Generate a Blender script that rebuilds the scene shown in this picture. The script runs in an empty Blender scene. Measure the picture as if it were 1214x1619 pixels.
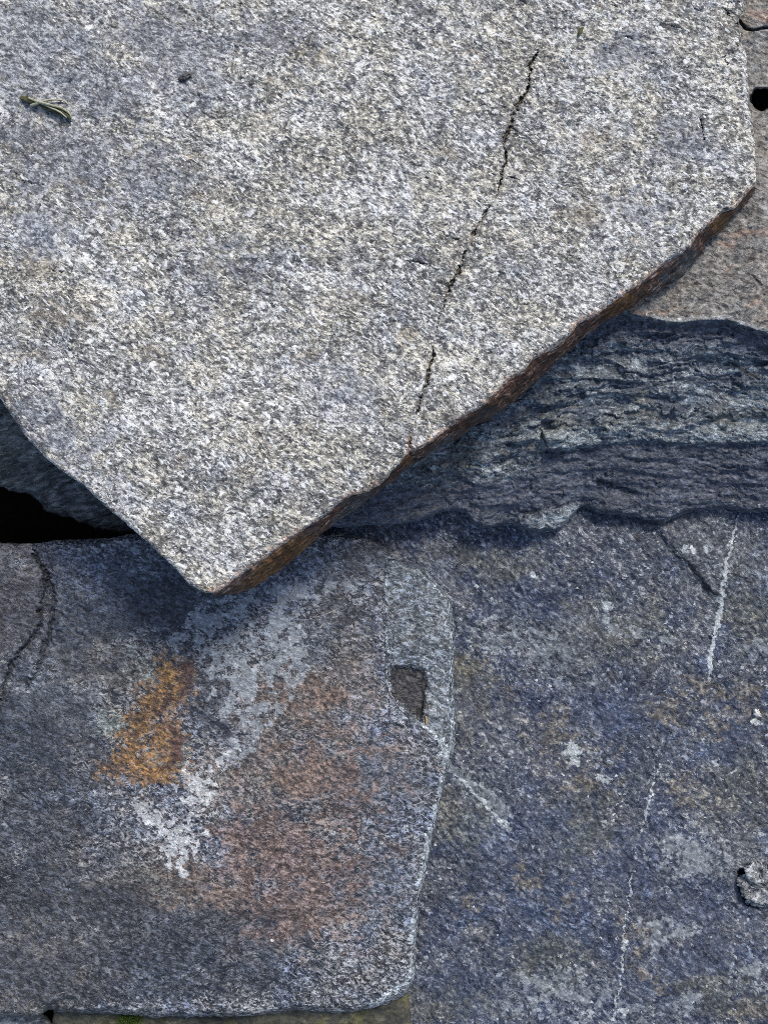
import bpy, math
import numpy as np
R = math.radians

# ------------------------------------------------------------------ camera, light, exposure
scene = bpy.context.scene
COL = scene.collection
S, H = 0.0005, 0.75                 # metres per photo pixel on the ground plane, camera height
CX, CY = 607.0, 809.5
cam_d = bpy.data.cameras.new('camera')
cam = bpy.data.objects.new('camera', cam_d); COL.objects.link(cam)
cam.location = (0, 0, H); cam.rotation_euler = (0, 0, 0)
cam_d.sensor_fit = 'VERTICAL'
cam_d.angle = 2 * math.atan(809.5 * S / H)
cam_d.clip_start = 0.01; cam_d.clip_end = 200
scene.camera = cam

AZ, EL = R(28), R(50)               # light comes from the upper right of the picture
world = bpy.data.worlds.new('World'); scene.world = world; world.use_nodes = True
wn = world.node_tree; bg = wn.nodes['Background']
sky = wn.nodes.new('ShaderNodeTexSky'); sky.sky_type = 'NISHITA'; sky.sun_disc = False
sky.sun_elevation = EL; sky.sun_rotation = AZ; sky.dust_density = 2.0; sky.air_density = 1.0
wn.links.new(sky.outputs['Color'], bg.inputs['Color']); bg.inputs['Strength'].default_value = 0.085
sun_d = bpy.data.lights.new('sun', 'SUN'); sun_d.energy = 1.5; sun_d.angle = R(15); sun_d.color = (1.0, 0.96, 0.88)
sun = bpy.data.objects.new('sun', sun_d); COL.objects.link(sun)
sun.location = (1, 2, 3)
sun.rotation_euler = (R(90) - EL, 0, math.pi - AZ)
vs = scene.view_settings
vs.view_transform = 'Standard'; vs.look = 'None'; vs.gamma = 1; vs.use_curve_mapping = False
vs.exposure = 0.84
scene.cycles.use_denoising = False
scene.cycles.filter_width = 0.75

# ------------------------------------------------------------------ numpy noise (photo pixel units)
def _h(ix, iy, seed):
    n = (ix.astype(np.int64) * 374761393 + iy.astype(np.int64) * 668265263 + seed * 974634777) & 0xffffffff
    n = ((n ^ (n >> 13)) * 1274126177) & 0xffffffff
    n = (n ^ (n >> 16)) & 0xffffffff
    return n
def perlin(x, y, seed=0):
    x = np.asarray(x, float); y = np.asarray(y, float)
    x0 = np.floor(x); y0 = np.floor(y); fx = x - x0; fy = y - y0
    u = fx*fx*fx*(fx*(fx*6-15)+10); v = fy*fy*fy*(fy*(fy*6-15)+10)
    def g(dx, dy):
        a = _h(x0+dx, y0+dy, seed) * (2*np.pi/4294967296.0)
        return np.cos(a)*(fx-dx) + np.sin(a)*(fy-dy)
    a = g(0,0)*(1-u) + g(1,0)*u; b = g(0,1)*(1-u) + g(1,1)*u
    return (a*(1-v) + b*v) * 1.5
def fbm(x, y, scale, octv=4, seed=0, gain=0.5):
    s = 0; a = 1.0; f = 1.0/scale
    for k in range(octv):
        s = s + a*perlin(x*f + 17.3*k, y*f - 9.1*k, seed + k*13); a *= gain; f *= 2.03
    return s
def ridged(x, y, scale, octv=3, seed=0, gain=0.5):
    s = 0; a = 1.0; f = 1.0/scale
    for k in range(octv):
        s = s + a*(1 - np.abs(perlin(x*f + 5.3*k, y*f + 3.1*k, seed + k*7))*2.2); a *= gain; f *= 2.1
    return s
def plates(x, y, sx, sy, seed=0):
    """flat broken flakes: every cell has its own level and tilt; returns height about -1..1"""
    X, Y = x/sx, y/sy; x0, y0 = np.floor(X), np.floor(Y)
    best = np.full(np.shape(X), 9.0); hv = np.zeros(np.shape(X))
    for dx in (-1, 0, 1):
        for dy in (-1, 0, 1):
            a = _h(x0+dx, y0+dy, seed)/4294967296.0; b = _h(x0+dx, y0+dy, seed+1)/4294967296.0
            c = _h(x0+dx, y0+dy, seed+2)/4294967296.0; e = _h(x0+dx, y0+dy, seed+3)/4294967296.0; g = _h(x0+dx, y0+dy, seed+4)/4294967296.0
            ux, uy = X-(x0+dx+a), Y-(y0+dy+b); d = ux*ux+uy*uy; m = d < best
            best = np.where(m, d, best); hv = np.where(m, (c-.5)*1.5 + ux*(e-.5)*1.6 + uy*(g-.5)*1.6, hv)
    return hv
def rot(x, y, deg):
    c, s = math.cos(R(deg)), math.sin(R(deg))
    return x*c + y*s, -x*s + y*c
def sstep(a, b, x):
    t = np.clip((x-a)/(b-a), 0, 1); return t*t*(3-2*t)
def lerp(a, b, t): return a + (b-a)*t

def W(px, py, z):
    k = S*(H - z)/H
    return (px-CX)*k, -(py-CY)*k, z

def seg_dist(px, py, pts):
    """distance and interpolated extra value to a polyline [(x,y,val)...]"""
    best = np.full(px.shape, 1e9); val = np.zeros(px.shape)
    for a, b in zip(pts[:-1], pts[1:]):
        dx, dy = b[0]-a[0], b[1]-a[1]; L = dx*dx+dy*dy + 1e-9
        t = np.clip(((px-a[0])*dx + (py-a[1])*dy)/L, 0, 1)
        d = np.hypot(px-a[0]-t*dx, py-a[1]-t*dy)
        m = d < best
        best = np.where(m, d, best)
        if len(a) > 2: val = np.where(m, a[2] + t*(b[2]-a[2]), val)
    return best, val
def line_mask(px, py, pts, pad=30):
    """0.5 where the distance equals the local half width"""
    out = np.zeros(px.shape)
    xs = [p[0] for p in pts]; ys = [p[1] for p in pts]
    m = (px > min(xs)-pad) & (px < max(xs)+pad) & (py > min(ys)-pad) & (py < max(ys)+pad)
    if m.any():
        d, w = seg_dist(px[m], py[m], pts)
        out[m] = np.clip(1 - d/(2*np.maximum(w, 0.6)), 0, 1)*np.clip(w/1.0, .35, 1)
    return out
def blobs(px, py, bl):
    out = np.zeros(px.shape)
    for b in bl:
        x, y, rx, ry = b[:4]; a = b[4] if len(b) > 4 else 0; st = b[5] if len(b) > 5 else 1
        u, v = rot(px-x, py-y, a)
        out = np.maximum(out, st*np.clip(1 - np.hypot(u/rx, v/ry)/2, 0, 1))
    return out
def curve_y(px, pts):
    return np.interp(px, [p[0] for p in pts], [p[1] for p in pts])

# ------------------------------------------------------------------ mesh helpers
def mesh_obj(name, verts, faces, mat, parent=None, attrs=None, smooth=True):
    verts = np.asarray(verts, np.float32); faces = np.asarray(faces, np.int32)
    k = faces.shape[1]
    me = bpy.data.meshes.new(name)
    me.vertices.add(len(verts)); me.vertices.foreach_set('co', verts.ravel())
    me.loops.add(faces.size); me.loops.foreach_set('vertex_index', faces.ravel())
    me.polygons.add(len(faces))
    me.polygons.foreach_set('loop_start', np.arange(0, faces.size, k, dtype=np.int32))
    me.polygons.foreach_set('loop_total', np.full(len(faces), k, np.int32))
    me.polygons.foreach_set('use_smooth', np.full(len(faces), smooth, bool))
    me.update(calc_edges=True); me.validate()
    for n, a in (attrs or {}).items():
        at = me.attributes.new(n, 'FLOAT', 'POINT'); at.data.foreach_set('value', np.asarray(a, np.float32))
    me.materials.append(mat)
    o = bpy.data.objects.new(name, me); COL.objects.link(o)
    if parent: o.parent = parent
    return o
def tag(o, label=None, cat=None, group=None, kind=None):
    if label: o['label'] = label
    if cat: o['category'] = cat
    if group: o['group'] = group
    if kind: o['kind'] = kind
    return o
def empty(name, loc):
    o = bpy.data.objects.new(name, None); o.location = loc; o.empty_display_size = 0.02; COL.objects.link(o); return o
def adopt(child, parent):
    child.parent = parent
    child.matrix_parent_inverse = parent.matrix_basis.inverted()

def resample(pts, n, smooth=0, jag=0, seed=0, jscale=14):
    p = np.asarray(pts, float)
    d = np.r_[0, np.cumsum(np.hypot(*(p[1:]-p[:-1]).T))]
    m = max(int(d[-1]/1.5), n)
    t = np.linspace(0, d[-1], m)
    q = np.c_[np.interp(t, d, p[:,0]), np.interp(t, d, p[:,1])]
    if smooth:
        k = max(1, int(smooth/(d[-1]/m)))
        if 2*k+1 < m:
            ker = np.hanning(2*k+3)[1:-1]; ker /= ker.sum()
            for c in (0, 1):
                e = np.r_[2*q[0,c]-q[k:0:-1,c], q[:,c], 2*q[-1,c]-q[-2:-k-2:-1,c]]
                q[:,c] = np.convolve(e, ker, 'valid')
    if jag:
        tg = np.gradient(q, axis=0); L = np.hypot(*tg.T)+1e-9
        nx, ny = -tg[:,1]/L, tg[:,0]/L
        s = np.clip(np.minimum(t, t[-1]-t)/10, 0, 1)
        j = (fbm(t, t*0+3.3, jscale, 4, seed, .6) + 1.4*fbm(t, t*0+8.1, jscale*3.5, 2, seed+5))*jag*s
        q[:,0] += nx*j; q[:,1] += ny*j
    d2 = np.r_[0, np.cumsum(np.hypot(*(q[1:]-q[:-1]).T))]
    tt = np.linspace(0, d2[-1], n)
    return np.c_[np.interp(tt, d2, q[:,0]), np.interp(tt, d2, q[:,1])]

def slab(name, top, right, bottom, left, nu, nv, zfun, afun, mat, skirt, parent=None, jag=1.0, seed=1, smooth=8):
    """closed stone: sides clockwise from the top left corner in photo pixels; skirt = [(outward px, drop m, rough px)...] or dict per side"""
    T = resample(top, nu, smooth, jag, seed); Rr = resample(right, nv, smooth, jag, seed+1)
    B = resample(bottom, nu, smooth, jag, seed+2)[::-1]; L = resample(left, nv, smooth, jag, seed+3)[::-1]
    u = np.linspace(0, 1, nu)[None,:,None]; v = np.linspace(0, 1, nv)[:,None,None]
    P = (1-v)*T[None] + v*B[None] + (1-u)*L[:,None] + u*Rr[:,None] \
        - ((1-u)*(1-v)*T[0] + u*(1-v)*T[-1] + (1-u)*v*B[0] + u*v*B[-1])
    X, Y = P[...,0], P[...,1]
    d = np.minimum.reduce([np.hypot(X-X[:1], Y-Y[:1]), np.hypot(X-X[-1:], Y-Y[-1:]), np.hypot(X-X[:,:1], Y-Y[:,:1]), np.hypot(X-X[:,-1:], Y-Y[:,-1:])])
    Z = zfun(X, Y, d)
    idx = np.arange(nu*nv).reshape(nv, nu)
    F = np.stack([idx[:-1,:-1], idx[1:,:-1], idx[1:,1:], idx[:-1,1:]], -1).reshape(-1, 4)
    loop = np.r_[idx[0,:], idx[1:,-1], idx[-1,-2::-1], idx[-2:0:-1,0]]
    side = np.r_[np.full(nu, 0), np.full(nv-1, 1), np.full(nu-1, 2), np.full(nv-2, 3)]
    lx, ly, lz = X.ravel()[loop], Y.ravel()[loop], Z.ravel()[loop]
    n = len(loop); k = 25
    ker = np.ones(2*k+1)/(2*k+1)
    sm = lambda a: np.convolve(np.r_[a[-k:], a, a[:k]], ker, 'valid')
    sx, sy = sm(lx), sm(ly)
    tx = np.roll(sx,-1)-np.roll(sx,1); ty = np.roll(sy,-1)-np.roll(sy,1); Ln = np.hypot(tx,ty)+1e-9
    nx, ny = ty/Ln, -tx/Ln           # clockwise on screen (y down): outward normal
    arc = np.r_[0, np.cumsum(np.hypot(np.diff(lx), np.diff(ly)))]
    VX, VY, VZ = [X.ravel()], [Y.ravel()], [Z.ravel()]
    prev = loop; base = nu*nv; rings = []
    if not isinstance(skirt, dict): skirt = {s: skirt for s in range(4)}
    for r in range(len(skirt[0])):
        off = np.choose(side, [skirt[s][r][0] for s in range(4)]).astype(float)
        drop = np.choose(side, [skirt[s][r][1] for s in range(4)]).astype(float)
        rg = np.choose(side, [skirt[s][r][2] for s in range(4)]).astype(float)
        off, drop, rg = sm(off), sm(drop), sm(rg)
        off = off + rg*(fbm(arc, drop*2000*2.0, 22, 4, seed+31, .6))
        VX.append(lx+nx*off); VY.append(ly+ny*off); VZ.append(lz-drop)
        cur = np.arange(base, base+n); base += n
        p2, c2 = np.roll(prev,-1), np.roll(cur,-1)
        F = np.r_[F, np.stack([prev, p2, c2, cur], -1)]
        prev = cur
    cxm, cym, czm = VX[-1].mean(), VY[-1].mean(), VZ[-1].mean()
    VX.append(np.array([cxm])); VY.append(np.array([cym])); VZ.append(np.array([czm]))
    p2 = np.roll(prev,-1)
    # close the underside with quads folded on the centre point (two loop edges per quad)
    if n % 2 == 0:
        a = prev[0::2]; b = prev[1::2]; c = np.roll(a,-1)
        F = np.r_[F, np.stack([a, b, c, np.full(len(a), base)], -1)]
    else:
        a = prev[0:-1:2]; b = prev[1::2]; c = np.r_[prev[2::2]]
        F = np.r_[F, np.stack([a, b, c, np.full(len(a), base)], -1)]
    VX, VY, VZ = map(np.concatenate, (VX, VY, VZ))
    wx, wy, wz = W(VX, VY, VZ)
    o = mesh_obj(name, np.c_[wx, wy, wz], F, mat, None, afun(VX, VY))
    if parent: adopt(o, parent)
    return o

# ------------------------------------------------------------------ node helpers
class NT:
    def __init__(s, name):
        s.m = bpy.data.materials.new(name); s.m.use_nodes = True
        s.t = s.m.node_tree; s.n = s.t.nodes; s.l = s.t.links
        s.b = s.n['Principled BSDF']
        tc = s.n.new('ShaderNodeTexCoord')
        s.P = s.vmul(tc.outputs['Object'], 1/S)     # photo pixel units
    def put(s, sock, v):
        if isinstance(v, bpy.types.NodeSocket): s.l.new(v, sock)
        elif isinstance(v, (tuple, list)):
            sock.default_value = tuple(v) + ((1,) if len(v) == 3 and len(sock.default_value) == 4 else ())
        else: sock.default_value = v
    def vmul(s, a, k):
        n = s.n.new('ShaderNodeVectorMath'); n.operation = 'SCALE'; s.put(n.inputs[0], a); n.inputs['Scale'].default_value = k; return n.outputs[0]
    def vadd(s, a, b):
        n = s.n.new('ShaderNodeVectorMath'); n.operation = 'ADD'; s.put(n.inputs[0], a); s.put(n.inputs[1], b); return n.outputs[0]
    def math(s, op, a, b=0.0, clamp=False):
        n = s.n.new('ShaderNodeMath'); n.operation = op; n.use_clamp = clamp; s.put(n.inputs[0], a); s.put(n.inputs[1], b); return n.outputs[0]
    def noise(s, P, scale, detail=3, rough=.6, dist=0, off=(0,0,0)):
        n = s.n.new('ShaderNodeTexNoise'); n.inputs['Scale'].default_value = 1.0/scale; n.inputs['Detail'].default_value = detail
        n.inputs['Roughness'].default_value = rough; n.inputs['Distortion'].default_value = dist
        s.put(n.inputs['Vector'], s.vadd(P, off) if off != (0,0,0) else P); return n
    def aniso(s, P, deg, stretch, zs=1.0):
        n = s.n.new('ShaderNodeMapping'); n.vector_type = 'TEXTURE'
        n.inputs['Rotation'].default_value = (0, 0, R(deg)); n.inputs['Scale'].default_value = (stretch, 1, zs)
        s.put(n.inputs['Vector'], P); return n.outputs[0]
    def step(s, x, a, b):
        n = s.n.new('ShaderNodeMapRange'); n.interpolation_type = 'SMOOTHSTEP'; s.put(n.inputs['Value'], x)
        s.put(n.inputs['From Min'], a); s.put(n.inputs['From Max'], b); return n.outputs[0]
    def mix(s, f, a, b, mode='MIX'):
        n = s.n.new('ShaderNodeMix'); n.data_type = 'RGBA'; n.blend_type = mode; n.clamp_factor = True
        s.put(n.inputs[0], f); s.put(n.inputs[6], a); s.put(n.inputs[7], b); return n.outputs[2]
    def ramp(s, x, stops):
        n = s.n.new('ShaderNodeValToRGB'); cr = n.color_ramp
        while len(cr.elements) > 1: cr.elements.remove(cr.elements[-1])
        cr.elements[0].position = stops[0][0]; cr.elements[0].color = tuple(stops[0][1]) + (1,)
        for p, c in stops[1:]:
            e = cr.elements.new(p); e.color = tuple(c) + (1,)
        s.put(n.inputs[0], x); return n.outputs[0]
    def attr(s, name):
        n = s.n.new('ShaderNodeAttribute'); n.attribute_name = name; return n.outputs['Fac']
    def voro(s, P, scale, off=(0,0,0), feature='F1'):
        n = s.n.new('ShaderNodeTexVoronoi'); n.feature = feature; n.inputs['Scale'].default_value = 1.0/scale
        s.put(n.inputs['Vector'], s.vadd(P, off) if off != (0,0,0) else P); return n

def rock(name, deg, stretch, gs, stops, contrast=2.2, blotch=.5, tints=(), layers=(), flecks=(), worms=None,
         dashes=None, rough=.55, bump=1.0, fine=.35, warp=15, veins=None, midk=1.5, mids=24, spec=.35):
    m = NT(name); P = m.P
    wv = m.noise(P, 70, 2, .5).outputs['Color']
    wv = m.vmul(m.vadd(wv, (-.5,-.5,-.5)), warp)
    P1 = m.vadd(P, wv)
    G = m.aniso(P1, deg, stretch, 1.0)
    n1 = m.noise(G, gs*1.55, 4, .78).outputs['Fac']
    G = m.vadd(G, m.vmul(m.vadd(m.noise(P, 3.4, 2, .6, off=(5,5,5)).outputs['Color'], (-.5,-.5,-.5)), gs*1.3))
    v1 = m.voro(G, gs, (11, 5, 3)); vr = m.n.new('ShaderNodeSeparateColor'); m.l.new(v1.outputs['Color'], vr.inputs[0])
    v2 = m.voro(G, gs*.55, (3, 15, 8)); vr2 = m.n.new('ShaderNodeSeparateColor'); m.l.new(v2.outputs['Color'], vr2.inputs[0])
    x = m.math('MULTIPLY', m.math('SUBTRACT', n1, .5), contrast)
    x = m.math('ADD', x, m.math('MULTIPLY', m.math('SUBTRACT', vr.outputs[0], .5), fine))
    x = m.math('ADD', x, m.math('MULTIPLY', m.math('SUBTRACT', vr2.outputs[0], .5), fine*.8))
    big = m.noise(P1, 95, 4, .65, off=(31,7,0)).outputs['Fac']
    mid = m.noise(P1, mids, 4, .7, off=(3,71,0)).outputs['Fac']
    x = m.math('ADD', x, m.math('MULTIPLY', m.math('SUBTRACT', big, .5), blotch*1.6))
    x = m.math('ADD', x, m.math('MULTIPLY', m.math('SUBTRACT', mid, .5), blotch*midk))
    x = m.math('ADD', x, .5, True)
    c = m.ramp(x, stops)
    k = 0
    for (scale, lo, hi, col, mode, f) in tints:
        k += 1
        t = m.noise(P1, scale, 4, .65, off=(50*k, 20*k, 0)).outputs['Fac']
        c = m.mix(m.math('MULTIPLY', m.step(t, lo, hi), f), c, col, mode)
    hgt = m.math('MULTIPLY', n1, 1.0)
    if worms:
        w_s, w_w, w_col, w_f, w_lo = worms
        wn_ = m.noise(m.aniso(P1, deg, 1.3), w_s, 2, .55, .6, off=(9, 9, 4)).outputs['Fac']
        d = m.math('ABSOLUTE', m.math('SUBTRACT', wn_, .5))
        ln = m.math('SUBTRACT', 1.0, m.step(d, 0.0, w_w))
        gate = m.step(m.noise(P1, w_s*2.2, 3, .6, off=(77, 3, 0)).outputs['Fac'], w_lo, w_lo+.1)
        c = m.mix(m.math('MULTIPLY', m.math('MULTIPLY', ln, gate), w_f), c, w_col)
    if veins:
        v_s, v_w, v_col, v_f = veins
        q1 = m.noise(m.aniso(P1, deg, 1.5), v_s, 3, .6, .4, off=(21, 9, 4)).outputs['Fac']
        ln = m.math('SUBTRACT', 1.0, m.step(m.math('ABSOLUTE', m.math('SUBTRACT', q1, .5)), 0.0, v_w))
        c = m.mix(m.math('MULTIPLY', ln, v_f), c, v_col)
    if dashes:
        for i, (ang, st, sc, thr, col, f) in enumerate(dashes):
            dn = m.noise(m.aniso(P1, ang, st), sc, 1, .4, off=(13*i+5, 40+i*9, 0)).outputs['Fac']
            mk = m.step(dn, thr, thr+.05)
            c = m.mix(m.math('MULTIPLY', mk, f), c, col)
    PF = m.vadd(P1, m.vmul(m.vadd(m.noise(P, 5, 3, .65, off=(8,1,2)).outputs['Color'], (-.5,-.5,-.5)), 11))
    for i, (sc, dens, rad, col, clump) in enumerate(flecks):
        v = m.voro(m.aniso(PF, deg+25*i, 1.7), sc, (7*i+1, 3, 5)); sp = m.n.new('ShaderNodeSeparateColor'); m.l.new(v.outputs['Color'], sp.inputs[0])
        cl = m.noise(P1, clump, 3, .6, off=(90+i*7, 4, 0)).outputs['Fac']
        th = m.math('SUBTRACT', 1.0, m.math('MULTIPLY', m.step(cl, .46, .64), dens))
        on = m.math('GREATER_THAN', sp.outputs[0], th)
        ins = m.math('SUBTRACT', 1.0, m.step(v.outputs['Distance'], rad*.6, rad))
        c = m.mix(m.math('MULTIPLY', on, ins), c, col)
    for i, (an, c1, c2, bs, amp, lo, hi, f) in enumerate(layers):
        a = m.attr(an)
        nb = m.noise(P1, bs*1.6, 6, .78 if an not in ('lichen', 'white') else .64, off=(60+i*11, 30+i*5, 0)).outputs['Fac']
        e = m.math('ADD', a, m.math('MULTIPLY', m.math('SUBTRACT', nb, .5), amp*2.2))
        if amp > .35: e = m.math('ADD', e, m.math('MULTIPLY', m.math('SUBTRACT', x, .5), (min(amp, 1.0)*.32 if an not in ('lichen', 'white') else .10)))
        e = m.math('MULTIPLY', m.step(e, lo, hi), m.step(a, .02, .12))
        cc = m.mix(m.step(m.noise(P, bs*.6, 4, .7, off=(i*31+2, 0, 0)).outputs['Fac'], .4, .6), c1, c2)
        cc = m.mix(.9 if an not in ('lichen', 'white') else .45, cc, m.mix(1.0, cc, m.ramp(x, [(0,(.30,.30,.30)),(.5,(.85,.85,.85)),(1,(2.3,2.3,2.3))]), 'MULTIPLY'))
        c = m.mix(m.math('MULTIPLY', e, f), c, cc)
    m.put(m.b.inputs['Base Color'], c)
    rg = m.math('ADD', m.math('MULTIPLY', m.math('SUBTRACT', .5, vr2.outputs[1]), .35), rough, True)
    m.put(m.b.inputs['Roughness'], rg); m.put(m.b.inputs['Specular IOR Level'], spec)
    bp = m.n.new('ShaderNodeBump'); bp.inputs['Strength'].default_value = .9; bp.inputs['Distance'].default_value = 0.0011*bump
    hh = m.math('ADD', hgt, m.math('MULTIPLY', vr.outputs[0], .12))
    hh = m.math('ADD', hh, m.math('MULTIPLY', mid, .8))
    m.put(bp.inputs['Height'], hh); m.put(m.b.inputs['Normal'], bp.outputs[0])
    return m.m

def plain(name, col, col2, scale=6, rough=.7, bump=.4, stretch=1, deg=0):
    m = NT(name)
    n = m.noise(m.aniso(m.P, deg, stretch), scale, 5, .7).outputs['Fac']
    m.put(m.b.inputs['Base Color'], m.mix(m.step(n, .35, .65), col, col2)); m.b.inputs['Roughness'].default_value = rough
    m.b.inputs['Specular IOR Level'].default_value = .15
    bp = m.n.new('ShaderNodeBump'); bp.inputs['Strength'].default_value = bump; bp.inputs['Distance'].default_value = .001
    m.put(bp.inputs['Height'], n); m.put(m.b.inputs['Normal'], bp.outputs[0])
    return m.m

# ------------------------------------------------------------------ materials
M_PALE = rock('pale_gneiss', -22, 1.45, 3.1,
    [(0,(.042,.043,.045)), (.24,(.13,.131,.137)), (.45,(.27,.268,.265)), (.62,(.45,.445,.425)), (.8,(.75,.74,.705)), (1,(.88,.87,.83))],
    veins=(7.5, .016, (.10,.10,.11), .7), midk=2.8, mids=17, contrast=2.0, blotch=.38, fine=.46,
    flecks=[(8.5, .22, .42, (.74,.735,.71), 35), (7, .20, .40, (.085,.09,.11), 40), (11, .10, .38, (.80,.79,.76), 60)],
    tints=[(60, .40, .60, (.95,.90,.77), 'MULTIPLY', .75), (55, .52, .66, (.82,.88,1.0), 'MULTIPLY', .6), (22, .60, .72, (.85,.72,.55), 'MULTIPLY', .5)],
    dashes=[(-28, 3.2, 5.5, .66, (.05,.055,.065), .75), (-5, 3.0, 5, .69, (.045,.045,.05), .7), (-40, 2.2, 4.5, .64, (.85,.86,.86), .8)],
    layers=[('dusk', (.11,.125,.165), (.24,.255,.285), 20, 1.5, .3, .8, .6), ('ochre', (.16,.13,.09), (.27,.22,.16), 9, 1.2, .38, .85, .5),
            ('pink', (.34,.22,.16), (.60,.44,.35), 7, 1.0, .4, .75, .75),
            ('crack', (.035,.026,.015), (.095,.075,.045), 5, .34, .36, .75, .9)],
    rough=.6, bump=1.0)
M_EDGE = rock('iron_stained_break', 37, 2.6, 3.6,
    [(0,(.010,.006,.005)), (.3,(.055,.029,.020)), (.55,(.125,.062,.040)), (.76,(.22,.12,.085)), (.9,(.42,.32,.28)), (1,(.6,.52,.48))],
    contrast=2.4, blotch=.5, fine=.3,
    tints=[(40, .5, .64, (.72,.78,.62), 'MULTIPLY', .8), (70, .52, .66, (.055,.06,.07), 'MIX', .55)],
    layers=[('orange', (.13,.065,.02), (.20,.10,.035), 10, .4, .35, .7, .75), ('grey', (.06,.065,.07), (.14,.14,.14), 8, .5, .35, .7, .8)],
    rough=.7, bump=1.4)
M_TAN = rock('weathered_tan_gneiss', -12, 1.5, 4.2,
    [(0,(.03,.03,.032)), (.28,(.105,.10,.095)), (.5,(.205,.195,.18)), (.72,(.32,.305,.28)), (1,(.56,.53,.48))],
    contrast=1.9, blotch=.35, fine=.34,
    tints=[(60, .48, .66, (.95,.84,.72), 'MULTIPLY', .7), (50, .52, .66, (.72,.82,.95), 'MULTIPLY', .6)],
    dashes=[(-30, 3.5, 6, .68, (.02,.022,.026), .8)],
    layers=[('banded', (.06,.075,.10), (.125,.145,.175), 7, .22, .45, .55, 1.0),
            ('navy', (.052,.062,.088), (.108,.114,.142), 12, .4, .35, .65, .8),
            ('olive', (.12,.12,.10), (.25,.245,.20), 9, 1.0, .35, .8, .5),
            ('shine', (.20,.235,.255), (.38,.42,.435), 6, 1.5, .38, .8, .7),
            ('pink', (.19,.115,.085), (.32,.22,.17), 9, 1.3, .38, .8, .6),
            ('rim', (.30,.32,.32), (.42,.43,.42), 5, .8, .4, .75, .7),
            ('crack', (.008,.009,.011), (.02,.02,.022), 5, .25, .35, .6, .9)],
    rough=.55, bump=1.2)
M_SHADE = rock('dark_foliated_rock', 20, 2.6, 5,
    [(0,(.015,.016,.018)), (.35,(.07,.073,.072)), (.6,(.15,.155,.15)), (1,(.34,.35,.34))],
    contrast=2.2, blotch=.5, fine=.25, tints=[(50, .5, .65, (.9,.85,.7), 'MULTIPLY', .6)], rough=.55, bump=1.6)
M_STAINED = rock('stained_grey_schist', -20, 1.6, 3.8,
    [(0,(.010,.012,.017)), (.25,(.034,.038,.048)), (.48,(.080,.084,.096)), (.68,(.165,.17,.182)), (.85,(.33,.34,.36)), (1,(.55,.57,.59))],
    contrast=2.9, blotch=.42, fine=.58,
    tints=[(80, .42, .62, (.70,.82,1.08), 'MULTIPLY', .8), (65, .5, .66, (1.0,.86,.70), 'MULTIPLY', .7)],
    dashes=[(-30, 3.6, 5.5, .69, (.018,.022,.03), .85), (35, 3.6, 5.5, .70, (.018,.022,.03), .85), (80, 3.4, 5, .71, (.018,.022,.03), .8),
            (20, 2.8, 3.6, .64, (.46,.45,.43), .65), (-55, 2.8, 3.6, .65, (.42,.43,.45), .65)],
    worms=(6.5, .035, (.34,.33,.32), .5, .46),
    layers=[('blue', (.065,.082,.12), (.11,.13,.165), 20, .7, .3, .75, .55),
            ('taupe', (.115,.095,.08), (.19,.16,.135), 16, .8, .3, .75, .5),
            ('red', (.105,.060,.044), (.195,.122,.088), 16, 1.3, .33, .88, .70),
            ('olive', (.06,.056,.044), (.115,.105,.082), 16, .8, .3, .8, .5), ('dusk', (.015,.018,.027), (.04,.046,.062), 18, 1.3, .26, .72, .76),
            ('facet', (.10,.125,.145), (.20,.235,.26), 9, .9, .38, .8, .5),
            ('pit', (.009,.007,.007), (.034,.026,.025), 6, 1.6, .30, .70, .88),
            ('lichen', (.25,.275,.305), (.33,.355,.38), 10, 3.0, .49, .53, .82),
            ('white', (.38,.39,.40), (.56,.57,.57), 8, 2.8, .49, .54, .9),
            ('mint', (.19,.22,.21), (.30,.34,.32), 10, 1.6, .36, .62, .65),
            ('rust', (.21,.125,.058), (.10,.06,.045), 9, 1.6, .30, .58, .85),
            ('orange', (.30,.17,.05), (.18,.085,.03), 9, 2.8, .46, .70, .78), ('maroon', (.085,.035,.025), (.05,.03,.03), 8, 1.8, .42, .62, .8),
            ('rim', (.24,.28,.31), (.42,.46,.48), 6, 1.1, .36, .7, .75),
            ('crack', (.012,.013,.018), (.03,.032,.042), 5, .8, .42, .72, .8)],
    rough=.5, bump=1.3, spec=.5)
M_NAVY = rock('navy_speckled_schist', -35, 1.4, 4.4,
    [(0,(.013,.017,.028)), (.3,(.040,.048,.073)), (.55,(.077,.087,.116)), (.78,(.145,.156,.177)), (1,(.42,.44,.46))],
    contrast=2.4, blotch=.40, fine=.46,
    tints=[(75, .48, .64, (.66,.80,1.10), 'MULTIPLY', .7), (60, .5, .66, (1.12,1.0,.82), 'MULTIPLY', .5), (26, .58, .7, (1.2,.98,.68), 'MULTIPLY', .6)],
    dashes=[(-50, 2.6, 6, .69, (.012,.015,.026), .8)],
    worms=(8.0, .03, (.27,.26,.25), .62, .46),
    flecks=[(6.5, .22, .42, (.36,.39,.43), 70), (5.0, .11, .42, (.56,.57,.57), 60)],
    layers=[('navy', (.028,.044,.088), (.06,.08,.132), 22, 1.2, .35, .8, .55),
            ('ochre', (.13,.108,.072), (.23,.195,.14), 11, 2.4, .43, .78, .52),
            ('olive', (.072,.075,.052), (.14,.138,.10), 16, 1.3, .34, .85, .42),
            ('rough', (.05,.055,.06), (.20,.21,.22), 8, 1.4, .45, .7, .55),
            ('lichen', (.20,.225,.25), (.33,.355,.37), 10, 2.2, .46, .66, .62),
            ('white', (.36,.40,.42), (.58,.61,.60), 3.5, .9, .34, .66, .85),
            ('crack', (.008,.009,.013), (.018,.02,.03), 6, .4, .4, .62, .9)],
    rough=.52, bump=1.0)
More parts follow.
